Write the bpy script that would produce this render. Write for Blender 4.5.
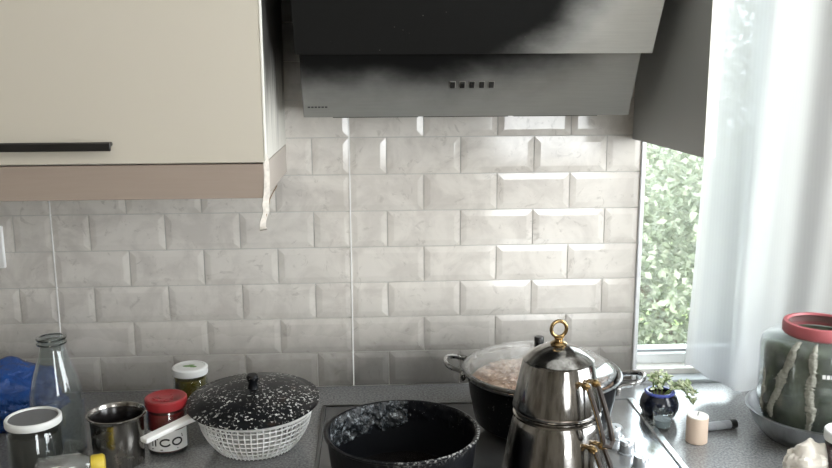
import bpy, bmesh, math, random
from mathutils import Vector, Matrix, noise

random.seed(7)
for o in list(bpy.data.objects):
    bpy.data.objects.remove(o, do_unlink=True)
SC = bpy.context.scene
COL = SC.collection
CT = 0.90                      # height of the worktop's top face; scene z = CT + z below
PI = math.pi

# ------------------------------------------------------------------ camera
cam_d = bpy.data.cameras.new('camera')
cam_d.sensor_width = 36.0
cam_d.lens = 860.0 / 832.0 * 36.0
cam_d.clip_start = 0.02
cam = bpy.data.objects.new('camera', cam_d)
COL.objects.link(cam)
_r = Vector((0.99865971, -0.05150916, -0.0050591))
_u = Vector((0.01471072, 0.18877066, 0.98191101))
_f = Vector((0.0496224, 0.98066939, -0.18927539))
cam.matrix_world = Matrix(((_r.x, _u.x, -_f.x, 0.0458581), (_r.y, _u.y, -_f.y, -1.7383),
                           (_r.z, _u.z, -_f.z, CT + 0.66075), (0, 0, 0, 1)))
SC.camera = cam

# ------------------------------------------------------------------ world, sun, daylight, exposure
W = bpy.data.worlds.new('hazy_sky'); SC.world = W; W.use_nodes = True
bg = W.node_tree.nodes['Background']
bg.inputs['Color'].default_value = (0.86, 0.94, 1.0, 1)
bg.inputs['Strength'].default_value = 10.0

sun_d = bpy.data.lights.new('sun', 'SUN'); sun_d.energy = 8.0; sun_d.angle = 0.02
sun_d.color = (1.0, 0.95, 0.86)
sun = bpy.data.objects.new('sun', sun_d); COL.objects.link(sun)
sun.rotation_euler = Vector((-0.15, 0.62, -0.85)).to_track_quat('-Z', 'Y').to_euler()

def area(name, loc, direction, sx, sy, energy, color):
    d = bpy.data.lights.new(name, 'AREA'); d.shape = 'RECTANGLE'; d.size = sx; d.size_y = sy
    d.energy = energy; d.color = color
    o = bpy.data.objects.new(name, d); COL.objects.link(o)
    o.location = loc; o.rotation_euler = Vector(direction).to_track_quat('-Z', 'Z').to_euler()
    return o
# daylight coming in through the window of the opposite wall (window_2)
area('window_daylight', (1.025, -3.02, 1.68), (0, 1, 0), 0.63, 1.26, 17, (1.0, 0.965, 0.90))
# daylight through the window of the right-hand wall (window_3)
area('side_window_daylight', (1.51, -.85, 1.62), (-1, 0, 0), 1.0, 1.14, 24, (1.0, 0.97, 0.92))
# ceiling lamp of the kitchen
area('ceiling_lamp_light', (-0.35, -1.75, 2.53), (0, 0, -1), 0.34, 0.34, 6, (1.0, 0.90, 0.76))

SC.view_settings.view_transform = 'Standard'
SC.view_settings.look = 'None'
SC.view_settings.gamma = 1.0
SC.view_settings.use_curve_mapping = False
SC.view_settings.exposure = -0.22

# ------------------------------------------------------------------ helpers
class MB:
    def __init__(s): s.v = []; s.f = []
    def add(s, vs, fs):
        n = len(s.v); s.v += [tuple(p) for p in vs]; s.f += [tuple(i + n for i in f) for f in fs]; return s
    def box(s, x0, x1, y0, y1, z0, z1):
        vs = [(x, y, z) for z in (z0, z1) for y in (y0, y1) for x in (x0, x1)]
        return s.add(vs, [(0, 2, 3, 1), (4, 5, 7, 6), (0, 1, 5, 4), (2, 6, 7, 3), (0, 4, 6, 2), (1, 3, 7, 5)])
    def lathe(s, prof, seg=48, c=(0, 0, 0), rfun=None):
        vs = []; fs = []; n = len(prof)
        for k in range(seg):
            a = 2 * PI * k / seg
            for r, z in prof:
                if rfun: r, z = rfun(r, z, a)
                vs.append((c[0] + r * math.cos(a), c[1] + r * math.sin(a), c[2] + z))
        for k in range(seg):
            m = (k + 1) % seg
            for i in range(n - 1):
                if prof[i][0] < 1e-6 and prof[i + 1][0] < 1e-6: continue
                fs.append((k * n + i, m * n + i, m * n + i + 1, k * n + i + 1))
        return s.add(vs, fs)
    def tube(s, pts, r, seg=10, closed=False, flat=1.0):
        pts = [Vector(p) for p in pts]; n = len(pts); vs = []; fs = []
        rr = r if isinstance(r, (list, tuple)) else [r] * n
        up = None
        for i, p in enumerate(pts):
            if closed: t = pts[(i + 1) % n] - pts[i - 1]
            else: t = pts[min(i + 1, n - 1)] - pts[max(i - 1, 0)]
            t.normalize()
            if up is None:
                up = Vector((0, 0, 1)) if abs(t.z) < 0.9 else Vector((1, 0, 0))
            x = t.cross(up)
            if x.length < 1e-5: x = t.orthogonal()
            x.normalize(); up = x.cross(t).normalized()
            for k in range(seg):
                a = 2 * PI * k / seg
                vs.append(p + x * (rr[i] * math.cos(a)) + up * (rr[i] * flat * math.sin(a)))
        for i in range(n if closed else n - 1):
            j = (i + 1) % n
            for k in range(seg):
                m = (k + 1) % seg
                fs.append((i * seg + k, i * seg + m, j * seg + m, j * seg + k))
        if not closed:
            fs.append(tuple(range(seg - 1, -1, -1))); fs.append(tuple((n - 1) * seg + k for k in range(seg)))
        return s.add(vs, fs)
    def prism(s, poly, axis, a0, a1):
        """poly: 2-d outline, extruded along axis (0 x: poly=(y,z); 1 y: (x,z); 2 z: (x,y))"""
        def P(p, a):
            return (a, p[0], p[1]) if axis == 0 else ((p[0], a, p[1]) if axis == 1 else (p[0], p[1], a))
        n = len(poly); vs = [P(p, a0) for p in poly] + [P(p, a1) for p in poly]
        fs = [tuple(range(n)), tuple(range(2 * n - 1, n - 1, -1))]
        fs += [(i, i + n, (i + 1) % n + n, (i + 1) % n) for i in range(n)]
        return s.add(vs, fs)
    def mesh(s, name, smooth=None):
        me = bpy.data.meshes.new(name); me.from_pydata(s.v, [], s.f)
        bm = bmesh.new(); bm.from_mesh(me)
        bmesh.ops.remove_doubles(bm, verts=bm.verts, dist=1e-6)
        bmesh.ops.recalc_face_normals(bm, faces=bm.faces)
        if smooth is not None:
            for f in bm.faces: f.smooth = True
            for e in bm.edges:
                if len(e.link_faces) == 2 and e.calc_face_angle(0) > smooth: e.smooth = False
        bm.to_mesh(me); bm.free(); return me
    def build(s, name, mat, parent=None, loc=None, smooth=0.7, bevel=0, rotz=0):
        me = s.mesh(name, smooth); me.materials.append(mat)
        o = bpy.data.objects.new(name, me); COL.objects.link(o)
        if parent: o.parent = parent
        if loc: o.location = loc
        o.rotation_euler.z = rotz
        if bevel:
            m = o.modifiers.new('bevel', 'BEVEL'); m.width = bevel; m.segments = 2; m.limit_method = 'ANGLE'
        return o

def empty(name, loc=(0, 0, 0), rotz=0):
    o = bpy.data.objects.new(name, None); o.empty_display_size = 0.05; COL.objects.link(o)
    o.location = loc; o.rotation_euler.z = rotz; return o
def tag(o, label=None, cat=None, group=None, kind=None):
    if label: o['label'] = label
    if cat: o['category'] = cat
    if group: o['group'] = group
    if kind: o['kind'] = kind
    return o
def thing(name, label, cat, loc=(0, 0, 0), rotz=0, group=None):
    return tag(empty(name, loc, rotz), label, cat, group)
def at(x, y, z=0): return (x, y, CT + z)

# ------------------------------------------------------------------ materials
MATS = {}
class G:
    """small node-graph helper"""
    def __init__(s, name):
        s.m = bpy.data.materials.new(name); s.m.use_nodes = True; s.nt = s.m.node_tree
        s.nt.nodes.clear(); s.out = s.nt.nodes.new('ShaderNodeOutputMaterial'); MATS[name] = s.m
    def n(s, t, **kw):
        nd = s.nt.nodes.new(t)
        for k, v in kw.items():
            if k.startswith('p_'): setattr(nd, k[2:], v)
        return nd
    def put(s, sock, v):
        if isinstance(v, bpy.types.NodeSocket): s.nt.links.new(v, sock)
        elif isinstance(v, (tuple, list)) and len(v) == 3 and sock.type == 'RGBA': sock.default_value = (*v, 1)
        else: sock.default_value = v
    def math(s, op, a, b=0.0, clamp=False):
        nd = s.n('ShaderNodeMath'); nd.operation = op; nd.use_clamp = clamp
        s.put(nd.inputs[0], a); s.put(nd.inputs[1], b); return nd.outputs[0]
    def pos(s, kind='Object'):
        if kind == 'World':
            return s.n('ShaderNodeNewGeometry').outputs['Position']
        return s.n('ShaderNodeTexCoord').outputs[kind]
    def xyz(s, v):
        nd = s.n('ShaderNodeSeparateXYZ'); s.put(nd.inputs[0], v); return nd.outputs
    def scale(s, v, sc):
        nd = s.n('ShaderNodeMapping'); s.put(nd.inputs['Vector'], v); nd.inputs['Scale'].default_value = sc
        return nd.outputs[0]
    def noise(s, v, sc=5, det=3, rough=0.5, dist=0.0):
        nd = s.n('ShaderNodeTexNoise'); s.put(nd.inputs['Vector'], v); nd.inputs['Scale'].default_value = sc
        nd.inputs['Detail'].default_value = det; nd.inputs['Roughness'].default_value = rough
        nd.inputs['Distortion'].default_value = dist; return nd.outputs['Fac']
    def voro(s, v, sc=50, out='Distance', rand=1.0):
        nd = s.n('ShaderNodeTexVoronoi'); s.put(nd.inputs['Vector'], v); nd.inputs['Scale'].default_value = sc
        nd.inputs['Randomness'].default_value = rand; return nd.outputs[out]
    def ramp(s, fac, lo, hi, a=0.0, b=1.0, smooth=True):
        nd = s.n('ShaderNodeMapRange'); nd.interpolation_type = 'SMOOTHSTEP' if smooth else 'LINEAR'
        s.put(nd.inputs[0], fac); nd.inputs[1].default_value = lo; nd.inputs[2].default_value = hi
        nd.inputs[3].default_value = a; nd.inputs[4].default_value = b; return nd.outputs[0]
    def mix(s, fac, a, b):
        nd = s.n('ShaderNodeMix'); nd.data_type = 'RGBA'; s.put(nd.inputs[0], fac); s.put(nd.inputs[6], a); s.put(nd.inputs[7], b)
        return nd.outputs[2]
    def bump(s, h, st=0.3, d=0.002):
        nd = s.n('ShaderNodeBump'); s.put(nd.inputs['Height'], h); nd.inputs['Strength'].default_value = st
        nd.inputs['Distance'].default_value = d; return nd.outputs[0]
    def bsdf(s, color, rough=0.5, metal=0.0, normal=None, link=True, **kw):
        p = s.n('ShaderNodeBsdfPrincipled'); s.put(p.inputs['Base Color'], color); s.put(p.inputs['Roughness'], rough)
        s.put(p.inputs['Metallic'], metal)
        if normal is not None: s.put(p.inputs['Normal'], normal)
        for k, v in kw.items(): s.put(p.inputs[k.replace('_', ' ')], v)
        if link: s.nt.links.new(p.outputs[0], s.out.inputs[0])
        return p.outputs[0]
    def shader(s, t, **kw):
        nd = s.n(t)
        for k, v in kw.items(): s.put(nd.inputs[k], v)
        return nd.outputs[0]
    def mixs(s, fac, a, b, link=False):
        nd = s.n('ShaderNodeMixShader'); s.put(nd.inputs[0], fac); s.put(nd.inputs[1], a); s.put(nd.inputs[2], b)
        if link: s.nt.links.new(nd.outputs[0], s.out.inputs[0])
        return nd.outputs[0]

def plain(name, color, rough=0.5, metal=0.0, var=0.08, sc=30, **kw):
    g = G(name); f = g.noise(g.pos(), sc, 4)
    c2 = tuple(max(0, c * (1 - 2 * var)) for c in color); c1 = tuple(min(1, c * (1 + var)) for c in color)
    r = g.ramp(f, 0.3, 0.7, max(0, rough - 0.04), min(1, rough + 0.06))
    g.bsdf(g.mix(f, c2, c1), r, metal, **kw); return g.m

def glass_mat(name, tint=(0.89, 0.925, 0.925), rough=0.03, ior=1.28, dirt=0.0, dirtcol=(0.6, 0.6, 0.58)):
    g = G(name)
    lw = g.n('ShaderNodeLayerWeight'); lw.inputs['Blend'].default_value = 0.5
    fc = g.ramp(lw.outputs['Facing'], 0.35, 1.0, 0.04, (ior - 1.0) * 2.0)
    base = g.mixs(fc, g.shader('ShaderNodeBsdfTransparent', Color=(*tint, 1)),
                  g.shader('ShaderNodeBsdfGlossy', Color=(1, 1, 1, 1), Roughness=rough), link=(dirt == 0))
    if dirt:
        f = g.ramp(g.noise(g.pos(), 40, 4), 0.35, 0.75, dirt * 0.3, dirt)
        g.mixs(f, base, g.shader('ShaderNodeBsdfDiffuse', Color=(*dirtcol, 1)), link=True)
    return g.m

# walls
plain('wall_paint', (0.80, 0.79, 0.75), 0.8, sc=6, var=0.03)
plain('room_paint', (0.30, 0.275, 0.24), 0.8, sc=6, var=0.04)
plain('ceiling_paint', (0.85, 0.85, 0.83), 0.85, sc=6, var=0.02)
plain('floor_tile', (0.42, 0.38, 0.33), 0.35, sc=4)
plain('white_pvc', (0.86, 0.88, 0.90), 0.3, var=0.02)
plain('sill_grey', (0.38, 0.40, 0.42), 0.4, sc=60)
plain('grout', (0.52, 0.51, 0.48), 0.85, sc=80)
plain('grout_light', (0.82, 0.82, 0.80), 0.7, sc=80, var=0.03)

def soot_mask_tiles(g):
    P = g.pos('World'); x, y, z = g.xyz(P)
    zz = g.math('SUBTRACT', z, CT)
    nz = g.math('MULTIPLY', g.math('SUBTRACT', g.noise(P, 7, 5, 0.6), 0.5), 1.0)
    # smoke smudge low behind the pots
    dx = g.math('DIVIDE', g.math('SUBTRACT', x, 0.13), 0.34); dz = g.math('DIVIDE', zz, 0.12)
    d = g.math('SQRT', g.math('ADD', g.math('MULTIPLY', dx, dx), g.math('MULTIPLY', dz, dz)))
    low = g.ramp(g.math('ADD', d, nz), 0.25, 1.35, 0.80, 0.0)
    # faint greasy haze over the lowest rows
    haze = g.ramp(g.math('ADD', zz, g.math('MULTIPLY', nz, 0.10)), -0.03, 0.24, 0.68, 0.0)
    # soot rising up behind the hood
    dx2 = g.math('DIVIDE', g.math('SUBTRACT', x, -0.02), 0.28)
    top = g.ramp(g.math('ADD', g.math('ADD', zz, g.math('MULTIPLY', nz, 0.12)), g.math('MULTIPLY', g.math('MULTIPLY', dx2, dx2), -0.02)), 0.57, 0.75, 0.0, 0.93)
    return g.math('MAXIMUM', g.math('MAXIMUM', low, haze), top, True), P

g = G('glazed_tile')
soot, P = soot_mask_tiles(g)
oi = g.n('ShaderNodeObjectInfo')
cl = g.noise(P, 14, 5, 0.62, 0.6)
base = g.mix(g.ramp(cl, 0.38, 0.66), (0.70, 0.665, 0.615), (0.57, 0.535, 0.495))
base = g.mix(g.math('MULTIPLY', oi.outputs['Random'], 0.3), base, (0.65, 0.62, 0.58))
st = g.noise(P, 26, 4, 0.7, 1.5)
base = g.mix(g.ramp(st, 0.57, 0.70, 0, 0.45), base, (0.36, 0.33, 0.30))
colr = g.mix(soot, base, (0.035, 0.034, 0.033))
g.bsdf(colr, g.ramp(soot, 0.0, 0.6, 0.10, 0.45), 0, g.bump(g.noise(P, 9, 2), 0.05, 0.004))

# cabinets
g = G('cream_laminate'); P = g.pos()
g.bsdf(g.mix(g.noise(P, 3, 3), (0.545, 0.505, 0.43), (0.57, 0.53, 0.455)), 0.38)
plain('cream_edge', (0.80, 0.78, 0.72), 0.4, var=0.03)
g = G('cream_laminate_sooty'); P = g.pos('World'); x, y, z = g.xyz(P)
zz = g.math('SUBTRACT', z, CT)
nz = g.math('SUBTRACT', g.noise(g.scale(P, (1, 14, 2.2)), 3, 5, 0.6), 0.5)
m = g.ramp(g.math('ADD', zz, g.math('MULTIPLY', nz, 0.26)), 0.52, 0.70, 0.0, 0.97)
st = g.ramp(g.noise(g.scale(P, (1, 30, 2)), 2, 3), 0.55, 0.7, 0.0, 0.35)
m = g.math('MAXIMUM', m, g.math('MULTIPLY', st, g.ramp(zz, 0.50, 0.62)), True)
g.bsdf(g.mix(m, (0.62, 0.60, 0.545), (0.022, 0.02, 0.019)), 0.45)
g = G('taupe_board'); P = g.pos()
g.bsdf(g.mix(g.noise(g.scale(P, (2, 10, 40)), 6, 4), (0.305, 0.245, 0.205), (0.345, 0.28, 0.235)), 0.45)
g = G('taupe_board_side'); P = g.pos()
g.bsdf(g.mix(g.noise(g.scale(P, (2, 10, 40)), 6, 4), (0.38, 0.335, 0.295), (0.43, 0.38, 0.335)), 0.45)
plain('black_metal', (0.012, 0.011, 0.010), 0.35)
g = G('grey_panel'); P = g.pos()
g.bsdf(g.mix(g.noise(P, 5, 4), (0.37, 0.38, 0.375), (0.41, 0.42, 0.415)), 0.42)
plain('torn_edging', (0.55, 0.50, 0.44), 0.5, sc=110, var=0.3)
plain('chipboard', (0.22, 0.15, 0.09), 0.9, sc=200)

# hood: brushed grey metal with a soot plume
def hood(name, lift, wx):
    g = G(name); P = g.pos('World'); x, y, z = g.xyz(P); zz = g.math('SUBTRACT', z, CT)
    nz = g.math('SUBTRACT', g.noise(g.scale(P, (1, 1, 1.6)), 5, 5, 0.55), 0.5)
    dx = g.math('DIVIDE', g.math('SUBTRACT', x, 0.06), wx); dz = g.math('DIVIDE', g.math('SUBTRACT', zz, 0.83), 0.215)
    d = g.math('SQRT', g.math('ADD', g.math('MULTIPLY', dx, dx), g.math('MULTIPLY', dz, dz)))
    m = g.ramp(g.math('ADD', d, g.math('MULTIPLY', nz, 0.45)), 0.78, 1.25, 0.985, 0.0)
    sp = g.ramp(g.voro(P, 42), 0.0, 0.06, 1.0, 0.0); sp = g.math('MULTIPLY', sp, g.ramp(g.noise(P, 9, 2), 0.5, 0.6, 0.0, 0.35))
    br = g.noise(g.scale(P, (2, 60, 60)), 8, 3)
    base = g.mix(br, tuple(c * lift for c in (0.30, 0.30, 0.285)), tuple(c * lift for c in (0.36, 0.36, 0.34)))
    c = g.mix(m, base, (0.003, 0.003, 0.0032)); c = g.mix(sp, c, (0.5, 0.47, 0.42))
    g.bsdf(c, g.ramp(m, 0, 1, 0.38, 0.55), g.ramp(m, 0, 0.7, 0.45, 0.0), None, Specular_IOR_Level=g.ramp(m, 0.2, 1.0, 0.5, 0.07))
    return g.m
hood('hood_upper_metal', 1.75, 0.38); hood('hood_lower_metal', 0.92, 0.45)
plain('hood_dark', (0.03, 0.03, 0.03), 0.5)
plain('button_black', (0.008, 0.008, 0.008), 0.3)
plain('button_bezel', (0.30, 0.29, 0.27), 0.35, 0.6)

# worktop
g = G('granite'); P = g.pos('World')
sp = g.noise(P, 240, 2, 0.7); cl = g.noise(P, 10, 4)
c = g.mix(g.ramp(sp, 0.36, 0.66), (0.14, 0.143, 0.147), (0.28, 0.285, 0.29))
c = g.mix(g.ramp(cl, 0.3, 0.8, 0, 0.4), c, (0.18, 0.178, 0.175))
g.bsdf(c, g.ramp(cl, 0.3, 0.7, 0.13, 0.24), 0, None, Specular_IOR_Level=1.0)

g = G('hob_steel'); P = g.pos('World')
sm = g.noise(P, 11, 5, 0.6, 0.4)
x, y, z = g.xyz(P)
dark_refl = g.ramp(g.math('ADD', x, g.math('MULTIPLY', sm, 0.10)), 0.47, 0.60, 0.90, 0.0)  # dark reflection painted into the steel's left part; right end stays bright
g.bsdf(g.mix(dark_refl, g.mix(g.ramp(sm, 0.35, 0.75), (0.66, 0.68, 0.70), (0.46, 0.47, 0.48)), (0.045, 0.045, 0.045)), g.ramp(sm, 0.3, 0.75, 0.10, 0.26), g.ramp(dark_refl, 0.0, 0.9, 0.95, 0.25))
plain('hob_trim', (0.62, 0.64, 0.65), 0.25, 0.9)
plain('hob_trim_dimmed', (0.13, 0.13, 0.13), 0.35, 0.5)  # darker copy of the trim, the same dim reflection put into its colour
plain('cast_iron', (0.02, 0.02, 0.02), 0.6)
plain('burner_alu', (0.30, 0.30, 0.30), 0.4, 0.8)
plain('knob_silver', (0.62, 0.65, 0.68), 0.28, 0.7)

# vessels
def steel(name, col=(0.43, 0.42, 0.405), rough=0.08, streak=0.8):
    g = G(name); P = g.pos()
    s = g.noise(g.scale(P, (28, 28, 1.2)), 2.2, 4, 0.6); b = g.noise(P, 30, 5)
    c = g.mix(g.math('MULTIPLY', g.ramp(s, 0.38, 0.7), streak), col, (0.10, 0.09, 0.08))
    c = g.mix(g.ramp(b, 0.55, 0.8, 0, 0.4), c, (0.24, 0.20, 0.15))
    g.bsdf(c, g.ramp(b, 0.3, 0.8, rough, rough + 0.16), 1.0, g.bump(s, 0.05, 0.004)); return g.m
steel('teapot_steel'); steel('cup_steel', (0.36, 0.345, 0.325), 0.16, 0.7); steel('bowl_steel', (0.42, 0.43, 0.44), 0.28, 0.3)
steel('handle_steel', (0.55, 0.55, 0.55), 0.2, 0.2)
steel('rim_dark', (0.20, 0.205, 0.21), 0.22, 0.5)
plain('brass', (0.36, 0.25, 0.12), 0.2, 1.0, sc=60)
plain('handle_brown', (0.022, 0.013, 0.009), 0.4)
def enamel(name, sc, thr, amt, wear=None):
    g = G(name); P = g.pos()
    f = g.noise(P, sc, 2, 0.55); sel = g.ramp(g.noise(P, sc * 0.16, 2), 0.36, 0.58)
    m = g.math('MULTIPLY', g.ramp(f, thr, thr + 0.05), g.math('MULTIPLY', sel, amt), True)
    c = g.mix(m, (0.005, 0.0055, 0.007), (0.62, 0.62, 0.60))
    br = g.ramp(g.noise(P, 25, 3), 0.62, 0.75, 0, 0.5); c = g.mix(br, c, (0.05, 0.03, 0.02))
    g.bsdf(c, 0.30, 0, None, Specular_IOR_Level=0.16); return g.m
enamel('speckled_enamel', 200, 0.585, 1.0)
enamel('dark_enamel', 260, 0.66, 0.35)
g = G('burnt_pot'); P = g.pos(); x, y, z = g.xyz(P)
rim = g.ramp(z, 0.078, 0.092); f = g.ramp(g.noise(P, 190, 3, 0.7), 0.50, 0.62)
side = g.ramp(g.math('SUBTRACT', x, g.math('MULTIPLY', y, 0.8)), 0.03, 0.12)
m = g.math('MULTIPLY', g.math('MULTIPLY', rim, f), g.math('ADD', g.math('MULTIPLY', side, 0.60), 0.03), True)
g.bsdf(g.mix(m, (0.004, 0.0045, 0.006), (0.50, 0.50, 0.49)), 0.45, 0, g.bump(g.noise(P, 120, 3), 0.25, 0.002), Specular_IOR_Level=0.15)
g = G('burnt_crust'); P = g.pos(); f = g.noise(P, 110, 4, 0.7)
g.bsdf(g.mix(g.ramp(f, 0.52, 0.70), (0.012, 0.015, 0.018), (0.30, 0.33, 0.35)), 0.25, 0, g.bump(f, 0.8, 0.004))
g = G('cooked_grain'); P = g.pos(); f = g.voro(P, 130, 'Color'); n1 = g.noise(P, 60, 3)
g.bsdf(g.mix(g.ramp(n1, 0.3, 0.7), (0.30, 0.16, 0.10), (0.80, 0.58, 0.45)), 0.5)
glass_mat('clear_glass'); glass_mat('lip_glass', (0.40, 0.43, 0.43), 0.03, 1.3); glass_mat('bottle_glass', (0.84, 0.87, 0.87), 0.03, 1.36, 0.05); glass_mat('window_glass', (0.97, 0.99, 0.98), 0.02, 1.15, 0.16, (0.80, 0.82, 0.76))
glass_mat('steamy_lid_glass', (0.96, 0.97, 0.97), 0.06, 1.3, 0.10, (0.75, 0.76, 0.78))
glass_mat('smudged_glass', (0.86, 0.90, 0.90), 0.05, 1.4, 0.07)
glass_mat('clear_plastic', (0.90, 0.91, 0.90), 0.12, 1.5, 0.16, (0.7, 0.7, 0.68))
plain('white_plastic', (0.86, 0.86, 0.85), 0.4, var=0.04)
plain('lid_white', (0.70, 0.71, 0.70), 0.35, var=0.05)
plain('lid_grey', (0.15, 0.15, 0.155), 0.6)
plain('lid_red', (0.27, 0.018, 0.022), 0.35)
plain('red_ring', (0.36, 0.085, 0.095), 0.5)
plain('paper_label', (0.75, 0.75, 0.73), 0.6, var=0.04)
plain('label_black', (0.012, 0.012, 0.012), 0.5)
plain('leaf_print', (0.16, 0.30, 0.10), 0.5)
plain('tomato_paste', (0.17, 0.012, 0.012), 0.4)
plain('olive_brine', (0.11, 0.085, 0.015), 0.3)
plain('dark_jar_fill', (0.035, 0.032, 0.03), 0.5)
plain('purple_jar_fill', (0.07, 0.02, 0.03), 0.35)
plain('coffee_dark', (0.006, 0.005, 0.005), 0.2)
plain('yellow_cap', (0.66, 0.50, 0.05), 0.4)
plain('navy_glaze', (0.007, 0.009, 0.018), 0.18)
plain('blue_glaze', (0.06, 0.08, 0.30), 0.2)
plain('soil', (0.03, 0.02, 0.015), 0.95, sc=120)
g = G('succulent_leaf'); oi = g.noise(g.pos(), 60, 2)
g.bsdf(g.mix(g.ramp(oi, 0.35, 0.65), (0.24, 0.36, 0.12), (0.78, 0.80, 0.62)), 0.45)
plain('stem_green', (0.14, 0.20, 0.06), 0.6)
plain('candle_wax', (0.60, 0.47, 0.37), 0.6, var=0.05)
plain('candle_top', (0.80, 0.77, 0.72), 0.6, var=0.03)
plain('vial_grey', (0.33, 0.35, 0.38), 0.25)
plain('crumpled_paper', (0.68, 0.63, 0.56), 0.75, sc=90, var=0.12)
g = G('blue_bag'); P = g.pos(); f = g.noise(P, 26, 5, 0.6, 1.2)
g.bsdf(g.mix(f, (0.004, 0.022, 0.11), (0.015, 0.085, 0.33)), 0.22, 0, g.bump(f, 0.9, 0.010))
# big jar: dark pickled greens with pale streaks where the leaves press the glass
g = G('pickled_greens'); P = g.pos(); f = g.noise(g.scale(P, (1, 1, 0.55)), 26, 5, 0.65)
c = g.mix(g.ramp(f, 0.35, 0.7), (0.030, 0.036, 0.022), (0.12, 0.13, 0.075)); g.bsdf(c, 0.5)
g = G('pale_crust'); P = g.pos(); f = g.noise(P, 130, 4, 0.7)
g.bsdf(g.mix(f, (0.07, 0.075, 0.05), (0.42, 0.41, 0.36)), 0.7, 0, g.bump(f, 0.6, 0.003))

# curtain: sheer white weave
g = G('sheer_curtain'); P = g.pos(); x, y, z = g.xyz(P)
wv = g.math('MULTIPLY', g.math('ADD', g.math('SINE', g.math('MULTIPLY', x, 1100.0)), 1.0), 0.5)
th = g.math('ADD', 0.055, g.math('MULTIPLY', wv, 0.02))
dif = g.mixs(0.5, g.shader('ShaderNodeBsdfDiffuse', Color=(0.44, 0.425, 0.39, 1)), g.shader('ShaderNodeBsdfTranslucent', Color=(0.42, 0.425, 0.46, 1)))
g.mixs(th, dif, g.shader('ShaderNodeBsdfTransparent', Color=(1, 1, 1, 1)), link=True)
g = G('curtain_hem')
dif = g.mixs(0.45, g.shader('ShaderNodeBsdfDiffuse', Color=(0.50, 0.50, 0.49, 1)), g.shader('ShaderNodeBsdfTranslucent', Color=(0.42, 0.43, 0.44, 1)))
g.mixs(0.10, dif, g.shader('ShaderNodeBsdfTransparent', Color=(1, 1, 1, 1)), link=True)

# outdoors
g = G('foliage'); rnd = g.n('ShaderNodeNewGeometry').outputs['Random Per Island']
c = g.mix(rnd, (0.15, 0.175, 0.12), (0.34, 0.355, 0.27))
g.mixs(0.4, g.bsdf(c, 0.4, link=False), g.shader('ShaderNodeBsdfTranslucent', Color=c), link=True)
plain('bark', (0.12, 0.08, 0.05), 0.9)
plain('lawn', (0.20, 0.27, 0.10), 0.9, sc=8, var=0.2)
M = MATS

# ------------------------------------------------------------------ the room
XL, XR, YB, ZC = -1.9, 1.45, -3.0, 2.6
WX0, WX1, WZ0, WZ1 = 0.606, 0.884, CT + 0.021, CT + 1.25       # opening of window_1
b = MB()
b.box(XL, WX0, 0.0, 0.16, 0, ZC).box(WX1, XR, 0.0, 0.16, 0, ZC).box(WX0, WX1, 0.0, 0.16, 0, WZ0).box(WX0, WX1, 0.0, 0.16, WZ1, ZC)
wall_back = tag(b.build('wall_back', M['wall_paint'], smooth=None), kind='structure')
tag(MB().box(XL - .12, XL, YB - .12, 0.16, 0, ZC).build('wall_left', M['room_paint'], smooth=None), kind='structure')
tag(MB().box(XR, XR + .12, YB - .12, -1.4, 0, ZC).box(XR, XR + .12, -.3, .16, 0, ZC).box(XR, XR + .12, -1.4, -.3, 2.25, ZC).box(XR, XR + .12, -1.4, -.3, 0, 1.0).build('wall_right', M['room_paint'], smooth=None), kind='structure')
b = MB(); y0, y1 = YB - .12, YB
b.box(XL, .7, y0, y1, 0, ZC).box(1.35, XR, y0, y1, 0, ZC).box(.7, 1.35, y0, y1, 0, 1.03).box(.7, 1.35, y0, y1, 2.33, ZC)
tag(b.build('wall_front', M['room_paint'], smooth=None), kind='structure')
tag(MB().box(XL - .12, XR + .12, YB - .12, .16, -.12, 0).build('floor', M['floor_tile'], smooth=None), kind='structure')
tag(MB().box(XL - .12, XR + .12, YB - .12, .16, ZC, ZC + .12).build('ceiling', M['ceiling_paint'], smooth=None), kind='structure')

# window in the tiled wall: white frame, pane
w1 = tag(empty('window_1', (0, 0, 0)), kind='structure')
b = MB(); fw = 0.020
b.box(WX0, WX0 + .012, .035, .10, WZ0, WZ1).box(WX1 - fw, WX1, .035, .10, WZ0, WZ1)
b.box(WX0 + .012, WX1 - fw, .035, .10, WZ0, WZ0 + .022).box(WX0 + .012, WX1 - fw, .035, .10, WZ1 - fw, WZ1)
b.build('window_frame', M['white_pvc'], w1, bevel=.002)
MB().box(WX0 + .012, WX1 - fw, .060, .064, WZ0 + .022, WZ1 - fw).build('pane', M['window_glass'], w1, smooth=None)
MB().box(WX0 + .012, WX1 - fw, .050, .060, WZ0 + .022, WZ0 + .027).build('gasket', M['sill_grey'], w1)
# window of the opposite wall
w2 = tag(empty('window_2', (0, 0, 0)), kind='structure')
b = MB()
for x0, x1, z0, z1 in ((.7, .73, 1.03, 2.33), (1.32, 1.35, 1.03, 2.33), (.73, 1.32, 1.03, 1.06), (.73, 1.32, 2.30, 2.33)):
    b.box(x0, x1, YB - .10, YB - .05, z0, z1)
b.build('window_frame', M['white_pvc'], w2)

w3 = tag(empty('window_3', (XR + .03, -.85, 1.625)), kind='structure')
b = MB()
for y0, y1, z0, z1 in ((-.55, -.50, -.625, .625), (.50, .55, -.625, .625), (-.50, .50, .575, .625), (-.50, .50, -.625, -.575)):
    b.box(-.02, .03, y0, y1, z0, z1)
b.build('window_frame', M['white_pvc'], w3)
# trims
tag(MB().box(.5965, .6055, -.009, .0, CT, CT + 1.0).build('trim_1', M['white_pvc'], bevel=.0015), kind='structure')
tag(MB().prism([(0, CT), (-.034, CT), (-.030, CT + .006), (-.006, CT + .010), (0, CT + .010)], 0, .607, XR).build('trim_2', M['sill_grey'], bevel=.001), kind='structure')

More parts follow.
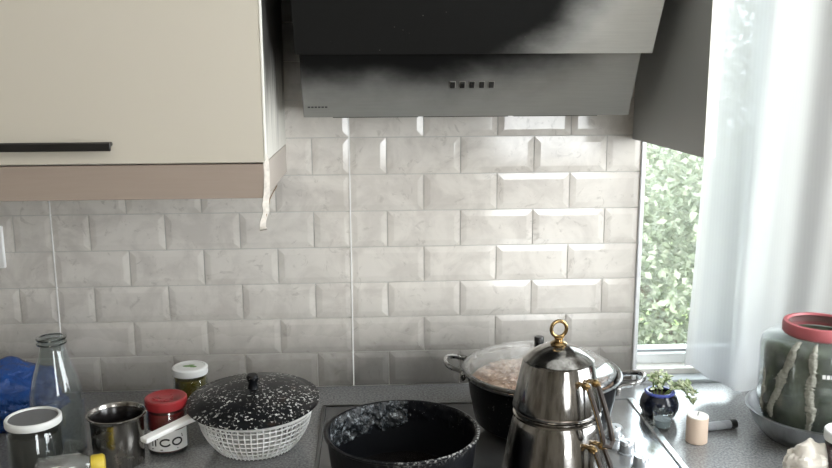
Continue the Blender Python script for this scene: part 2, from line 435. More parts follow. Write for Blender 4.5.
# wall tiles: every bevelled brick tile is a piece of the wall
BW, BH = .150, .075
tile_mesh = {}
def tile(x0, x1, z0, z1, left=True, right=True):
    w, h = round(x1 - x0, 4), round(z1 - z0, 4)
    key = (w, h)
    if key not in tile_mesh:
        gp = .0010; i = .0125; yb, ye, yf = 0.0, -.0030, -.0047
        R = lambda d, y: [(d, y, d), (w - d, y, d), (w - d, y, h - d), (d, y, h - d)]
        vs = R(gp, yb) + R(gp, ye) + R(i, yf) + R(i + .0012, yf - .0001)
        fs = [(12, 13, 14, 15)]
        for k in (0, 4, 8):
            fs += [(k + j, k + (j + 1) % 4, k + 4 + (j + 1) % 4, k + 4 + j) for j in range(4)]
        m_ = MB().add(vs, fs); me = m_.mesh('brick_tile', None); me.materials.append(M['glazed_tile']); tile_mesh[key] = me
    o = bpy.data.objects.new('brick_tile', tile_mesh[key]); COL.objects.link(o)
    o.parent = wall_back; o.location = (x0, 0, CT + z0)
rows = 13
for k in range(rows):
    z0, z1 = k * BH, (k + 1) * BH
    lo = -0.90 if z0 < .46 else -.15
    hi = .5965
    full = (k % 2 == 1)
    xs = {round(lo, 4), hi}
    for p in range(-3, 2):
        xs.add(round(p * .6, 4))
        for j in range(4):
            xs.add(round(p * .6 + j * BW + (0 if full else BW / 2), 4))
    xs = sorted(x for x in xs if lo - 1e-6 <= x <= hi + 1e-6)
    for x0, x1 in zip(xs[:-1], xs[1:]):
        if x1 - x0 > .02: tile(x0, x1, z0, z1)
MB().box(-.90, .5965, -.0012, .0, CT, CT + .525).box(-.15, .5965, -.0012, .0, CT + .525, CT + .975).build('grout_bed', M['grout'], wall_back, smooth=None)
for sx, zt in ((0.0, .975), (-.6, .525)):
    MB().box(sx - .0013, sx + .0013, -.0042, .0, CT, CT + zt).build('grout_line', M['grout_light'], wall_back, smooth=None)

# ------------------------------------------------------------------ worktop
wk = MB(); wk.box(XL, XR, -.64, 0.0, CT - .04, CT)
tag(wk.build('worktop', M['granite'], bevel=.004), 'speckled grey granite worktop running along the tiled wall', 'worktop')

bc = thing('base_cabinet', 'cream base cabinet run carrying the granite worktop', 'cabinet', (0, -.30, 0))
MB().box(XL + .005, XR - .005, -.285, .295, .10, CT - .041).build('carcass', M['cream_laminate'], bc)
MB().box(XL + .005, XR - .005, -.24, .29, .0, .0995).build('plinth', M['taupe_board'], bc)
DW = (XR - XL - .01) / 6
for k in range(6):
    xa = XL + .005 + k * DW
    d_ = MB().box(xa + .0015, xa + DW - .0015, -.305, -.2855, .103, CT - .046).build('door', M['cream_laminate'], bc, bevel=.0012)
    MB().box(xa + .18, xa + .38, -.319, -.3055, CT - .085, CT - .075).build('handle', M['black_metal'], d_, bevel=.001)

# ------------------------------------------------------------------ wall cabinet
cab = thing('wall_cabinet', 'cream wall cabinet with black bar handle left of the hood', 'cabinet', at(-.126, 0, .513))
CX0 = -1.05
MB().box(CX0 + .126, -.0, -.343, -.001, 0, .87).build('carcass', M['cream_laminate_sooty'], cab, bevel=.001)
dr = MB().box(CX0 + .128, .001, -.364, -.345, .002, .87).build('door', M['cream_laminate'], cab, bevel=.0012)
MB().box(.0012, .0030, -.3645, -.344, .004, .87).build('edge_strip', M['cream_edge'], dr)
hb = MB(); hb.box(CX0 + .24, -.234, -.380, -.3745, .0235, .0365); hb.box(CX0 + .24, -.234, -.3745, -.3642, .0305, .0365)
hb.build('handle', M['black_metal'], dr, bevel=.0012)
MB().box(CX0 + .126, -.0015, -.360, -.342, -.056, -.001).build('front_pelmet', M['taupe_board'], cab, bevel=.0008)
MB().box(-.0185, .0, -.3415, -.001, -.056, -.001).build('side_pelmet', M['taupe_board_side'], cab, bevel=.0008)
# torn edging strip hanging off the corner
def ribbon(pts, wdir, w, t=.0012):
    vs = []; fs = []; n = len(pts); wd = Vector(wdir).normalized()
    for i, p in enumerate(pts):
        p = Vector(p); tg = (Vector(pts[min(i + 1, n - 1)]) - Vector(pts[max(i - 1, 0)])).normalized()
        ww = w[i] if isinstance(w, (list, tuple)) else w
        nn = tg.cross(wd).normalized()
        for a, c in ((-1, -1), (1, -1), (1, 1), (-1, 1)):
            vs.append(p + wd * (a * ww / 2) + nn * (c * t / 2))
    for i in range(n - 1):
        for k in range(4): fs.append((i * 4 + k, i * 4 + (k + 1) % 4, i * 4 + 4 + (k + 1) % 4, i * 4 + 4 + k))
    fs += [(3, 2, 1, 0), tuple((n - 1) * 4 + k for k in range(4))]
    return vs, fs
pts = [(.0015, -.355, .012), (.003, -.356, -.015), (.0015, -.357, -.050), (-.001, -.358, -.066), (.000, -.360, -.078), (-.005, -.362, -.092), (-.006, -.365, -.102), (-.004, -.371, -.106), (-.002, -.376, -.103)]
MB().add(*ribbon(pts, (.75, .66, 0), [.010, .010, .012, .013, .012, .011, .012, .013, .012])).build('torn_edging', M['torn_edging'], cab, smooth=1.2)
MB().add(*ribbon([(.001, -.20, -.0575), (.002, -.27, -.0590), (.003, -.33, -.062), (.002, -.352, -.075), (.000, -.360, -.084)], (.3, 0, 1), [.002, .003, .004, .006, .004])).build('torn_edging_tail', M['chipboard'], cab, smooth=1.2)

# grey end panel by the window
ep = thing('end_panel', 'dark grey end panel between the hood and the window curtain', 'panel', at(.577, 0, .517))
MB().box(0, .017, -.384, -.001, 0, .88).build('board', M['grey_panel'], ep, smooth=None)
MB().box(-.0002, .0185, -.3862, -.3842, 0, .88).build('edge_strip', M['cream_edge'], ep, bevel=.0005)

# ------------------------------------------------------------------ hood
hd = thing('range_hood', 'sooty grey tilted range hood over the stove', 'range hood', at(.2235, 0, .57))
def slab(p0, p1, x0, x1, t):
    """slab whose front face runs from p0 to p1 (y,z), thickness t to the back"""
    d = Vector((p1[0] - p0[0], p1[1] - p0[1])).normalized(); n = Vector((d.y, -d.x))
    if n.x < 0: n = -n
    return MB().prism([p0, p1, (p1[0] + n.x * t, p1[1] + n.y * t), (p0[0] + n.x * t, p0[1] + n.y * t)], 0, x0, x1)
slab((-.145, .003), (-.209, .122), -.3015, .3005, .016).build('lower_panel', M['hood_lower_metal'], hd, bevel=.001)
slab((-.243, .114), (-.435, .42), -.3055, .3085, .012).build('upper_panel', M['hood_upper_metal'], hd, bevel=.001)
MB().prism([(-.012, .004), (-.128, .004), (-.205, .146), (-.40, .43), (-.012, .43)], 0, -.290, .289).build('body', M['hood_lower_metal'], hd)
MB().prism([(-.195, .118), (-.232, .118), (-.243, .135), (-.206, .135)], 0, -.296, .296).build('shadow_gap', M['hood_dark'], hd)
tl = Vector((0, -.064, .119)).normalized(); nrm = Vector((0, -.119, -.064)).normalized()
lp = lambda x, s, o: Vector((x, -.145, .003)) + tl * s + nrm * o
def on_panel(x0, x1, s0, s1, h):
    vs = [lp(x, s, o) for o in (-.001, h) for s in (s0, s1) for x in (x0, x1)]
    return MB().add(vs, [(0, 2, 3, 1), (4, 5, 7, 6), (0, 1, 5, 4), (2, 6, 7, 3), (0, 4, 6, 2), (1, 3, 7, 5)])
for k in range(5):
    x = -.036 + k * .0175
    bz = on_panel(x - .0006, x + .0100, .0600, .0735, .0012).build('button_bezel', M['button_bezel'], hd)
    on_panel(x, x + .0088, .0606, .0724, .003).build('button', M['button_black'], hd, bevel=.0006)
for k in range(6):
    x = -.293 + k * .0062
    on_panel(x, x + .0045, .0205, .0232, .0004).build('badge_letter', M['hood_dark'], hd, smooth=None)
for k in range(3):
    MB().box(-.25 + k * .17, -.09 + k * .17, -.115, -.02, .0005, .004).build('grease_filter', M['hood_dark'], hd, bevel=.001)

# wall socket at the left edge
so = thing('wall_socket', 'white square power socket on the tiles at far left', 'socket', at(-.736, -.006, .313))
MB().box(-.043, .043, -.009, 0, -.043, .043).build('plate', M['white_plastic'], so, bevel=.003)
b = MB(); b.lathe([(.021, 0), (.021, .004), (.0185, .004), (.0185, -.001)], 32)
r_ = b.build('ring', M['white_plastic'], so); r_.rotation_euler = (PI / 2, 0, 0); r_.location = (0, -.009, 0)
for s in (-1, 1):
    h_ = MB().lathe([(0, .0006), (.0025, .0006), (.0025, -.002)], 12).build('pin_hole', M['button_black'], so); h_.rotation_euler = (PI / 2, 0, 0); h_.location = (s * .0095, -.009, 0)

# ------------------------------------------------------------------ hob
HX0, HX1, HY0, HY1 = -.058, .563, -.625, -.120
hob = thing('gas_hob', 'stainless steel gas hob with knobs along its right side', 'hob', at((HX0 + HX1) / 2, (HY0 + HY1) / 2, 0.0006))
hx, hy = (HX1 - HX0) / 2, (HY1 - HY0) / 2
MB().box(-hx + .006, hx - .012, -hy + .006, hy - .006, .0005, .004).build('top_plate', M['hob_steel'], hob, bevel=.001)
b = MB().box(-hx, hx, -hy, -hy + .006, 0, .006).box(-hx, hx, hy - .006, hy, 0, .006).box(-hx, -hx + .006, -hy + .006, hy - .006, 0, .006)
b.build('rim', M['hob_trim_dimmed'], hob, bevel=.0012)
MB().box(hx - .012, hx, -hy + .006, hy - .006, 0, .0075).build('side_rim', M['hob_trim'], hob, bevel=.0012)
BURN = [(.352, -.268, .040), (.087, -.510, .045), (.331, -.487, .030), (.087, -.255, .034)]
cxh, cyh = (HX0 + HX1) / 2, (HY0 + HY1) / 2
for (bx, by, br) in BURN:
    x, y = bx - cxh, by - cyh
    bo = MB().lathe([(0, .004), (br + .012, .004), (br + .010, .008), (br, .009), (br * .98, .014), (0, .014)], 32, (x, y, 0)).build('burner', M['burner_alu'], hob)
    MB().lathe([(br * .8, .0142), (br * .8, .018), (br * .7, .0195), (0, .0195)], 32, (x, y, 0)).build('burner_cap', M['cast_iron'], bo)
    ps = MB()
    for k in range(4):
        a = k * PI / 2 + PI / 4; d = Vector((math.cos(a), math.sin(a), 0)); q = Vector((x, y, 0))
        L = .082 if br < .043 else .088
        ps.tube([q + d * L + Vector((0, 0, .005)), q + d * L + Vector((0, 0, .0195)), q + d * (L - .006) + Vector((0, 0, .0225)), q + d * .025 + Vector((0, 0, .0225))], .0025, 6)
    ps.tube([(x + math.cos(t * PI / 12) * .088 * (1 if br >= .043 else .93), y + math.sin(t * PI / 12) * .088 * (1 if br >= .043 else .93), .0065) for t in range(24)], .0024, 6, closed=True)
    ps.build('pan_support', M['cast_iron'], hob)
for (kx, ky) in ((.476, -.302), (.480, -.366), (.486, -.425), (.490, -.480), (.494, -.545)):
    kb = MB().lathe([(.0165, .004), (.0165, .006), (.0135, .007), (.0128, .024), (.0115, .026), (0, .026)], 28, (kx - cxh, ky - cyh, 0)).build('knob', M['knob_silver'], hob)
    MB().box(kx - cxh - .001, kx - cxh + .001, ky - cyh - .011, ky - cyh - .002, .026, .0264).build('pointer', M['button_black'], kb, smooth=None)
GZ = .0262

# ------------------------------------------------------------------ big burnt pot
pot = thing('stock_pot', 'large black enamel pot with burnt interior, frontmost on the hob', 'pot', at(.085, -.513, GZ))
R0 = .1150
pot.scale = (1.015, 1.015, 1.07)
MB().lathe([(0, 0), (.098, 0), (.103, .006), (R0 - .006, .06), (R0 - .002, .086), (R0 + .0015, .0885), (R0 + .0015, .0905), (R0 - .002, .0915), (R0 - .005, .0895), (R0 - .007, .06), (.100, .012), (.094, .008), (0, .008)], 72).build('body', M['burnt_pot'], pot)
# crust of burnt food left on the inside of the wall
def crust(r, a0, a1, z0, z1, na, nz_, amp, seed, offs):
    vs = []; fs = []
    for i in range(na + 1):
        for j in range(nz_ + 1):
            a = a0 + (a1 - a0) * i / na; z = z0 + (z1 - z0) * j / nz_
            e = math.sin(PI * i / na) ** .35 * (.35 + .65 * math.sin(PI * min(1, (j + .4) / nz_)) ** .5)
            v = noise.noise(Vector((a * 9 + seed, z * 90, seed))) + .6 * noise.noise(Vector((a * 25, z * 220, seed + 3)))
            rr = r - (.001 + max(0, .55 + v) * amp) * e
            top = z + (noise.noise(Vector((a * 14, seed, 5))) * .006 if j == nz_ else 0)
            vs.append((rr * math.cos(a), rr * math.sin(a), top))
    m = nz_ + 1
    for i in range(na):
        for j in range(nz_): fs.append((i * m + j, (i + 1) * m + j, (i + 1) * m + j + 1, i * m + j + 1))
    # back skin against the wall
    n0 = len(vs)
    for i in range(na + 1):
        a = a0 + (a1 - a0) * i / na
        vs.append((r * math.cos(a), r * math.sin(a), z0)); vs.append((r * math.cos(a), r * math.sin(a), z1))
    for i in range(na):
        fs.append((n0 + 2 * i, n0 + 2 * i + 1, n0 + 2 * i + 3, n0 + 2 * i + 2))
        fs.append((n0 + 2 * i + 1, i * m + nz_, (i + 1) * m + nz_, n0 + 2 * i + 3))
    return MB().add(vs, fs)
crust(R0 - .0065, PI * .46, PI * .96, .046, .091, 90, 16, .008, 1.7, 0).build('burnt_crust', M['burnt_crust'], pot, smooth=1.2)
crust(R0 - .0060, PI * .12, PI * .48, .060, .089, 60, 8, .0035, 4.1, 0).build('burnt_crust', M['dark_enamel'], pot, smooth=1.2)
MB().lathe([(0, .0085), (.094, .0085), (.096, .014), (.05, .017), (0, .016)], 40, rfun=lambda r, z, a: (r, z + .002 * noise.noise(Vector((r * 60 * math.cos(a), r * 60 * math.sin(a), 0))))).build('burnt_bottom', M['coffee_dark'], pot)
for a in (PI * .5, PI * 1.5):          # side handles
    d = Vector((math.cos(a), math.sin(a), 0)); t = Vector((-d.y, d.x, 0))
    c0 = d * (R0 - .003)
    MB().tube([c0 - t * .030 + Vector((0, 0, .052)), c0 - t * .030 + d * .010 + Vector((0, 0, .050)), c0 - t * .024 + d * .020 + Vector((0, 0, .049)),
               c0 + d * .024 + Vector((0, 0, .049)), c0 + t * .024 + d * .020 + Vector((0, 0, .049)), c0 + t * .030 + d * .010 + Vector((0, 0, .050)), c0 + t * .030 + Vector((0, 0, .052))], .0042, 8).build('handle', M['dark_enamel'], pot)

# ------------------------------------------------------------------ pot with glass lid
p2 = thing('casserole_pot', 'black casserole pot with steel loop handles behind the teapot', 'pot', at(.348, -.266, GZ), rotz=math.radians(-19))
R2 = .138; H2 = .092
MB().lathe([(0, 0), (.112, 0), (.121, .006), (.130, .05), (R2 - .003, H2 - .004), (R2 + .003, H2 - .002), (R2 + .003, H2 + .001), (R2 - .004, H2 + .001), (R2 - .006, H2 - .006), (.127, .05), (.117, .012), (0, .006)], 72).build('body', M['dark_enamel'], p2)
MB().lathe([(R2 + .001, H2 + .0005), (R2 + .0045, H2 + .001), (R2 + .005, H2 + .003), (R2 + .002, H2 + .0045), (R2 - .003, H2 + .003), (R2 - .003, H2 + .0008)], 72).build('steel_rim', M['rim_dark'], p2)
for s in (-1, 1):
    b = MB(); x0 = s * (R2 - .004)
    pts = []
    for k in range(17):
        a = -PI / 2 + PI * k / 16
        pts.append((x0 + s * (.012 + .034 * max(0, math.cos(a)) ** .7), .032 * math.sin(a) * 1.0, H2 + .001 + .008 * max(0, math.cos(a))))
    pts = [(x0, -.036, H2 - .006)] + pts + [(x0, .036, H2 - .006)]
    h = b.tube(pts, .0038, 8, flat=1.3).build('handle', M['handle_steel'], p2)
    for t in (-1, 1):
        MB().box(min(x0, x0 + s * .008), max(x0, x0 + s * .008), t * .036 - .008, t * .036 + .008, H2 - .016, H2 - .001).build('bracket', M['handle_steel'], h, bevel=.002)
# food inside
gr = MB(); NR, NA = 16, 64; vs = [(0, 0, .086)]; fs = []
for i in range(1, NR + 1):
    for k in range(NA):
        a = 2 * PI * k / NA; r = .1275 * i / NR
        x, y = r * math.cos(a), r * math.sin(a)
        vs.append((x, y, .076 + .010 * (1 - (i / NR) ** 2) + .006 * noise.noise(Vector((x * 55, y * 55, 1))) + .005 * noise.noise(Vector((x * 150, y * 150, 4)))))
for k in range(NA): fs.append((0, 1 + k, 1 + (k + 1) % NA))
for i in range(NR - 1):
    for k in range(NA):
        fs.append((1 + i * NA + k, 1 + (i + 1) * NA + k, 1 + (i + 1) * NA + (k + 1) % NA, 1 + i * NA + (k + 1) % NA))
n0 = len(vs)
for k in range(NA):
    a = 2 * PI * k / NA; vs.append((.118 * math.cos(a), .118 * math.sin(a), .0145))
for k in range(NA): fs.append((1 + (NR - 1) * NA + k, n0 + k, n0 + (k + 1) % NA, 1 + (NR - 1) * NA + (k + 1) % NA))
fs.append(tuple(range(n0, n0 + NA)))
gr.add(vs, fs)
# loose grains on top
for i in range(420):
    a = random.uniform(0, 2 * PI); r = .118 * math.sqrt(random.random()); x, y = r * math.cos(a), r * math.sin(a)
    z = .078 + .010 * (1 - (r / .1275) ** 2) + .006 * noise.noise(Vector((x * 55, y * 55, 1)))
    e = random.uniform(0, PI); dx, dy = math.cos(e) * .0055, math.sin(e) * .0055; w = .0026
    ox, oy = -math.sin(e) * w, math.cos(e) * w; hz = random.uniform(.002, .005)
    gr.add([(x - dx, y - dy, z), (x + ox, y + oy, z), (x + dx, y + dy, z + .001), (x - ox, y - oy, z), (x, y, z + hz)], [(0, 1, 4), (1, 2, 4), (2, 3, 4), (3, 0, 4), (3, 2, 1, 0)])
fo = gr.build('cooked_grain', M['cooked_grain'], None, at(.348, -.266, GZ), smooth=1.0)
tag(fo, 'brown cooked grain filling the casserole pot under its glass lid', 'food', kind='stuff')
# lid
ld = thing('saucepan_lid', 'domed glass lid with black knob covering the casserole pot', 'lid', at(.342, -.264, GZ + H2 + .0046))
prof = [(.134 * math.cos(t * PI / 2 / 10) ** 1.0, .004 + .026 * math.sin(t * PI / 2 / 10)) for t in range(10)] + [(.012, .030)]
inner = [(r - .001 if r > .02 else r, z - .003) for r, z in reversed(prof)]
MB().lathe(prof + inner + [prof[0]], 64).build('glass', M['steamy_lid_glass'], ld)
MB().lathe([(.132, .0), (.137, .0), (.1385, .003), (.137, .006), (.132, .0065), (.1305, .003), (.132, .0)], 64).build('rim', M['rim_dark'], ld)
MB().lathe([(0, .0265), (.013, .0265), (.013, .031), (.006, .032), (.006, .040), (.0085, .042), (.009, .060), (.008, .062), (0, .0625)], 28).build('knob', M['button_black'], ld)

# ------------------------------------------------------------------ double teapot
TX, TY = .327, -.489
kt = thing('kettle', 'steel kettle forming the lower half of the stacked teapot', 'kettle', at(TX, TY, GZ))
kt.scale = (.97, .97, 1)
MB().lathe([(0, 0), (.084, 0), (.0895, .004), (.0885, .010), (.0715, .095), (.069, .102), (.0665, .106), (.0655, .112), (.0635, .112), (.0635, .106), (.0685, .095), (.0860, .010), (0, .004)], 72).build('body', M['teapot_steel'], kt)
MB().lathe([(.0668, .1045), (.0700, .1060), (.0700, .1090), (.0668, .1105)], 72).build('rim_band', M['cup_steel'], kt)
tp = thing('teapot', 'steel teapot with gold ring knob, stacked on top of the kettle', 'teapot', at(TX, TY, GZ + .1122))
tp.scale = (.97, .97, 1)
MB().lathe([(0, 0), (.0625, 0), (.0680, .002), (.0715, .008), (.0712, .012), (.0560, .078), (.0545, .081), (.0525, .081), (.0540, .077), (.0685, .012), (0, .004)], 72).build('body', M['teapot_steel'], tp)
lid = MB().lathe([(.0535, .0812), (.0560, .0815), (.0560, .0835), (.0535, .0850), (.0470, .0905), (.0340, .0985), (.0200, .1045), (.0110, .1065), (0, .1070)], 64).build('lid', M['teapot_steel'], tp)
MB().lathe([(.0125, .1062), (.0135, .1080), (.0110, .1100), (.0070, .1115), (.0065, .1150), (.0085, .1175), (.0060, .1195), (0, .1195)], 32).build('knob_base', M['brass'], lid)
rg = [(.0125 * math.cos(2 * PI * k / 36), .0, .1305 + .0125 * math.sin(2 * PI * k / 36)) for k in range(36)]
kr = MB().tube(rg, .0030, 10, closed=True).build('knob_ring', M['brass'], lid); kr.rotation_euler.z = math.radians(8)

def tea_handle(parent, r_at, zb, out, drop, ang, name='handle'):
    """bent double-rod handle on two brass bosses"""
    d = Vector((math.sin(ang), -math.cos(ang), 0)); t = Vector((math.cos(ang), math.sin(ang), 0))
    z = Vector((0, 0, 1))
    hh = None
    rods = MB(); gold = MB()
    for s in (-1, 1):
        p0 = d * (r_at + .016) + t * (s * .0105) + z * zb
        path = [p0 + t * (s * 0) + d * (k_ * .0) for k_ in (0,)]
        for k in range(1, 13):
            u = k / 12
            path.append(p0 + d * (out * (1 - (1 - u) ** 1.25)) - z * (drop * u ** 1.08) + t * (s * -.001 * u))
        rods.tube(path, [.0030] + [.0040] * 11 + [.003], 8)
        gold.tube([q + t * (s * .0036) + d * .001 for q in path], .0008, 6)
    endp = d * (r_at + .016 + out) + z * (zb - drop)
    rods.tube([endp + t * .0095, endp + d * .005 - z * .004, endp - t * .0095], .0036, 8)
    h = rods.build(name, M['handle_brown'], parent)
    gold.build('brass_inlay', M['brass'], h)
    for s in (-1, 1):
        o = MB()
        c0 = t * (s * .0105) + z * zb
        o.tube([c0 + d * (r_at - .004), c0 + d * (r_at + .006), c0 + d * (r_at + .009), c0 + d * (r_at + .013), c0 + d * (r_at + .018), c0 + d * (r_at + .021)],
               [.0036, .0036, .0060, .0064, .0050, .002], 12)
        o.build('boss', M['brass'], h)
    return h
tea_handle(tp, .0595, .062, .036, .078, math.radians(31))
tea_handle(kt, .0745, .080, .034, .072, math.radians(33))
# spouts, on the far side of the body
for par, r0_, z0_, L in ((tp, .062, .040, .050), (kt, .078, .060, .035)):
    d = Vector((-math.sin(math.radians(26)), math.cos(math.radians(26)), 0)); z = Vector((0, 0, 1))
    L = .012 if par is tp else .012
    MB().tube([d * (r0_ - .006) + z * z0_, d * (r0_ + L * .5) + z * (z0_ + .012), d * (r0_ + L) + z * (z0_ + .030)], [.010, .008, .006], 14).build('spout', M['teapot_steel'], par)

# ------------------------------------------------------------------ jars, bottle, bag at the left
def jar_glass(t, r, h, neck, mat='clear_glass', sh=.014):
    pr = [(0, 0), (r - .004, 0), (r, .004), (r, h - sh - .004), (r - .003, h - sh), (neck, h - .004), (neck, h),
          (neck - .002, h), (neck - .002, h - .004), (r - .005, h - sh - .001), (r - .0025, h - sh - .005), (r - .0025, .006), (r - .006, .004), (0, .004)]
    return MB().lathe(pr, 48).build('glass', M[mat], t)
def fill(t, r, z1, mat):
    return MB().lathe([(0, .0045), (r - .007, .0045), (r - .0035, .007), (r - .0035, z1), (0, z1 + .001)], 40).build('contents', M[mat], t)

bt = thing('glass_bottle', 'tall clear glass bottle with open lip beside the blue bag', 'bottle', at(-.509, -.292, 0))
outer = [(0, 0), (.040, 0), (.0440, .004), (.0445, .012), (.0445, .090), (.0430, .112), (.0370, .138), (.0275, .168), (.0225, .186), (.0205, .196), (.0205, .199), (.0240, .2005), (.0240, .2045), (.0215, .2060), (.0235, .2075), (.0235, .2110), (.0215, .2125)]
innr = [(.0185, .2125), (.0175, .196), (.0195, .186), (.0245, .168), (.0340, .138), (.0402, .112), (.0418, .090), (.0418, .012), (.038, .007), (0, .007)]
MB().lathe(outer + innr, 56).build('glass', M['bottle_glass'], bt)

b = MB()
for z_ in (.2012, .2095): b.tube([(.0238 * math.cos(k * PI / 20), .0238 * math.sin(k * PI / 20), z_) for k in range(40)], .0016, 6, closed=True)
b.build('lip', M['lip_glass'], bt)
wj = thing('lidded_jar', 'glass jar with white-rimmed grey lid in the near left corner', 'jar', at(-.514, -.384, 0))
jar_glass(wj, .0425, .098, .039, 'clear_glass'); fill(wj, .0425, .080, 'dark_jar_fill')
l_ = MB().lathe([(.0405, .094), (.0435, .094), (.0440, .096), (.0440, .1035), (.0425, .1055), (.0390, .1055), (.0380, .1025), (.0375, .100)], 48).build('lid_ring', M['lid_white'], wj)
MB().lathe([(.0385, .1005), (.0385, .1030), (.0, .1036)], 48).build('lid_disc', M['lid_grey'], wj)

bg_ = MB(); NU, NV = 84, 48; vs = []; fs = []
for i in range(NU):
    for j in range(NV + 1):
        a = 2 * PI * i / NU; v = j / NV
        r = (.095 * (math.sin(PI * min(1, .16 + v * .84)) ** .55)) if v < 1 else .004
        p = Vector((math.cos(a) * r * 1.0, math.sin(a) * r * .78, v * .125))
        q = p * 22
        k = 1 + .20 * noise.noise(q) + .22 * abs(noise.noise(q * 2.3)) + .10 * abs(noise.noise(q * 5 + Vector((2, 0, 1))))
        if v < .04: k = 1
        vs.append((p.x * k, p.y * k, max(0, p.z * (1 + (.10 * noise.noise(q * 1.3) if v > .2 else 0)))))
m = NV + 1
for i in range(NU):
    i2 = (i + 1) % NU
    for j in range(NV): fs.append((i * m + j, i2 * m + j, i2 * m + j + 1, i * m + j + 1))
fs.append(tuple(i * m for i in range(NU))); fs.append(tuple(i * m + NV for i in range(NU)))
tag(bg_.add(vs, fs).build('plastic_bag', M['blue_bag'], None, at(-.655, -.155, 0), smooth=.5), 'crumpled blue plastic bag at the left edge of the worktop', 'bag')

# clear plastic bottle lying in the foreground with a yellow cap
pb = thing('plastic_bottle', 'crumpled clear plastic bottle lying down, with yellow cap', 'bottle', at(-.437, -.430, 0))
prf = [(0, 0), (.020, 0), (.024, .004), (.0245, .04), (.023, .062), (.016, .078), (.010, .086), (.010, .094), (.0088, .094), (.0088, .086), (.0146, .077), (.0215, .061), (.023, .04), (.0225, .006), (0, .003)]
def crump(r, z, a):
    k = 1 + (.16 * noise.noise(Vector((math.cos(a) * 2, math.sin(a) * 2, z * 70))) if r > .012 else 0)
    return r * k, z
bo = MB().lathe(prf, 36, rfun=crump).build('shell', M['clear_plastic'], pb, smooth=.6)
cp = MB().lathe([(.0102, .082), (.0152, .082), (.0160, .085), (.0160, .099), (.0135, .1025), (0, .1025)], 24, rfun=lambda r, z, a: (r * (1.04 if int(a * 24 / (2 * PI) + .5) % 2 and r > .0125 else 1), z)).build('cap', M['yellow_cap'], pb)
for o in (bo, cp):
    o.rotation_euler = (0, math.radians(88), math.radians(14)); o.location = (-.056, -.010, .0310)

# steel cup
cu = thing('steel_mug', 'dark-stained steel mug with flared rim beside the red-lidded jar', 'mug', at(-.394, -.338, 0))
MB().lathe([(0, 0), (.038, 0), (.0415, .004), (.0430, .05), (.0440, .080), (.0475, .0865), (.0490, .0880), (.0490, .0900), (.0465, .0900), (.0430, .0840), (.0410, .05), (.0395, .006), (0, .004)], 56).build('body', M['cup_steel'], cu)
MB().lathe([(0, .0045), (.0370, .0075), (.0380, .060), (0, .060)], 40).build('coffee', M['coffee_dark'], cu)
MB().lathe([(.0385, .010), (.0404, .05), (.0424, .0835), (.0428, .0840), (.0420, .0846), (.0400, .0815), (.0385, .05), (.0375, .010)], 48).build('stained_lining', M['coffee_dark'], cu)
b = MB()
b.tube([(-.030, .030, .076), (-.040, .038, .078), (-.050, .044, .070), (-.052, .046, .050), (-.045, .040, .028), (-.032, .028, .022)], .0035, 8, flat=1.8).build('handle', M['cup_steel'], cu)

# jar with red lid
rj = thing('red_lidded_jar', 'glass jar of red paste with red lid and white label', 'jar', at(-.322, -.290, 0))
jar_glass(rj, .0355, .088, .032); fill(rj, .0355, .074, 'tomato_paste')
rl = MB().lathe([(.0325, .081), (.0352, .081), (.0360, .083), (.0360, .096), (.0345, .098), (.0300, .0985), (.0285, .0975), (0, .0975)], 48, rfun=lambda r, z, a: (r * (1.012 if int(a * 48 / (2 * PI) + .5) % 2 and r > .0355 else 1), z)).build('lid', M['lid_red'], rj)
# embossed marks round the top of the lid
eb = MB()
for k in range(7):
    a = PI * 1.15 + k * PI * .1; c, s = math.cos(a), math.sin(a)
    eb.tube([(c * .016 - s * .002, s * .016 + c * .002, .0978), (c * .021, s * .021, .0984), (c * .022 + s * .002, s * .022 - c * .002, .0978)], .0011, 6)
eb.tube([(.012 * math.cos(k * PI / 8), .012 * math.sin(k * PI / 8), .0976) for k in range(16)], .0010, 6, closed=True)
eb.build('embossing', M['lid_red'], rl)
lb = MB(); a0, a1 = math.radians(-150), math.radians(-15); vs = []; fs = []
for k in range(25):
    a = a0 + (a1 - a0) * k / 24
    for r in (.0357, .0362):
        for z in (.010, .046): vs.append((r * math.cos(a), r * math.sin(a), z))
for k in range(24):
    q = k * 4; w = q + 4
    fs += [(q + 2, w + 2, w + 3, q + 3), (q, q + 1, w + 1, w), (q + 1, q + 3, w + 3, w + 1), (q, w, w + 2, q + 2)]
fs += [(0, 2, 3, 1), (96, 97, 99, 98)]
lab = lb.add(vs, fs).build('paper_label', M['paper_label'], rj)
def on_cyl(pts2, r, w, name, mat, parent):
    """stroke lettering wrapped round a cylinder; pts2 = (angle deg, z)"""
    b = MB()
    b.tube([(r * math.cos(math.radians(a)), r * math.sin(math.radians(a)), z) for a, z in pts2], w, 6)
    return b.build(name, mat, parent)
# black printed border and two bold round letters
arc = lambda ca, cz, ra, rz, t0, t1, n=16: [(ca + ra * math.cos(math.radians(t0 + (t1 - t0) * k / n)), cz + rz * math.sin(math.radians(t0 + (t1 - t0) * k / n))) for k in range(n + 1)]
on_cyl([(-122, .020), (-122, .037), (-36, .037), (-36, .033)], .0362, .0012, 'label_frame', M['label_black'], lab)
on_cyl(arc(-84, .0265, 14, .0062, 40, 330), .0362, .0016, 'label_letter', M['label_black'], lab)
on_cyl(arc(-52, .0265, 13, .0062, 0, 360), .0362, .0016, 'label_letter', M['label_black'], lab)
on_cyl([(-112, .020), (-112, .033), (-104, .033)], .0362, .0013, 'label_letter', M['label_black'], lab)
on_cyl([(-125, .0145), (-95, .0135), (-50, .0140)], .0362, .0009, 'label_line', M['label_black'], lab)

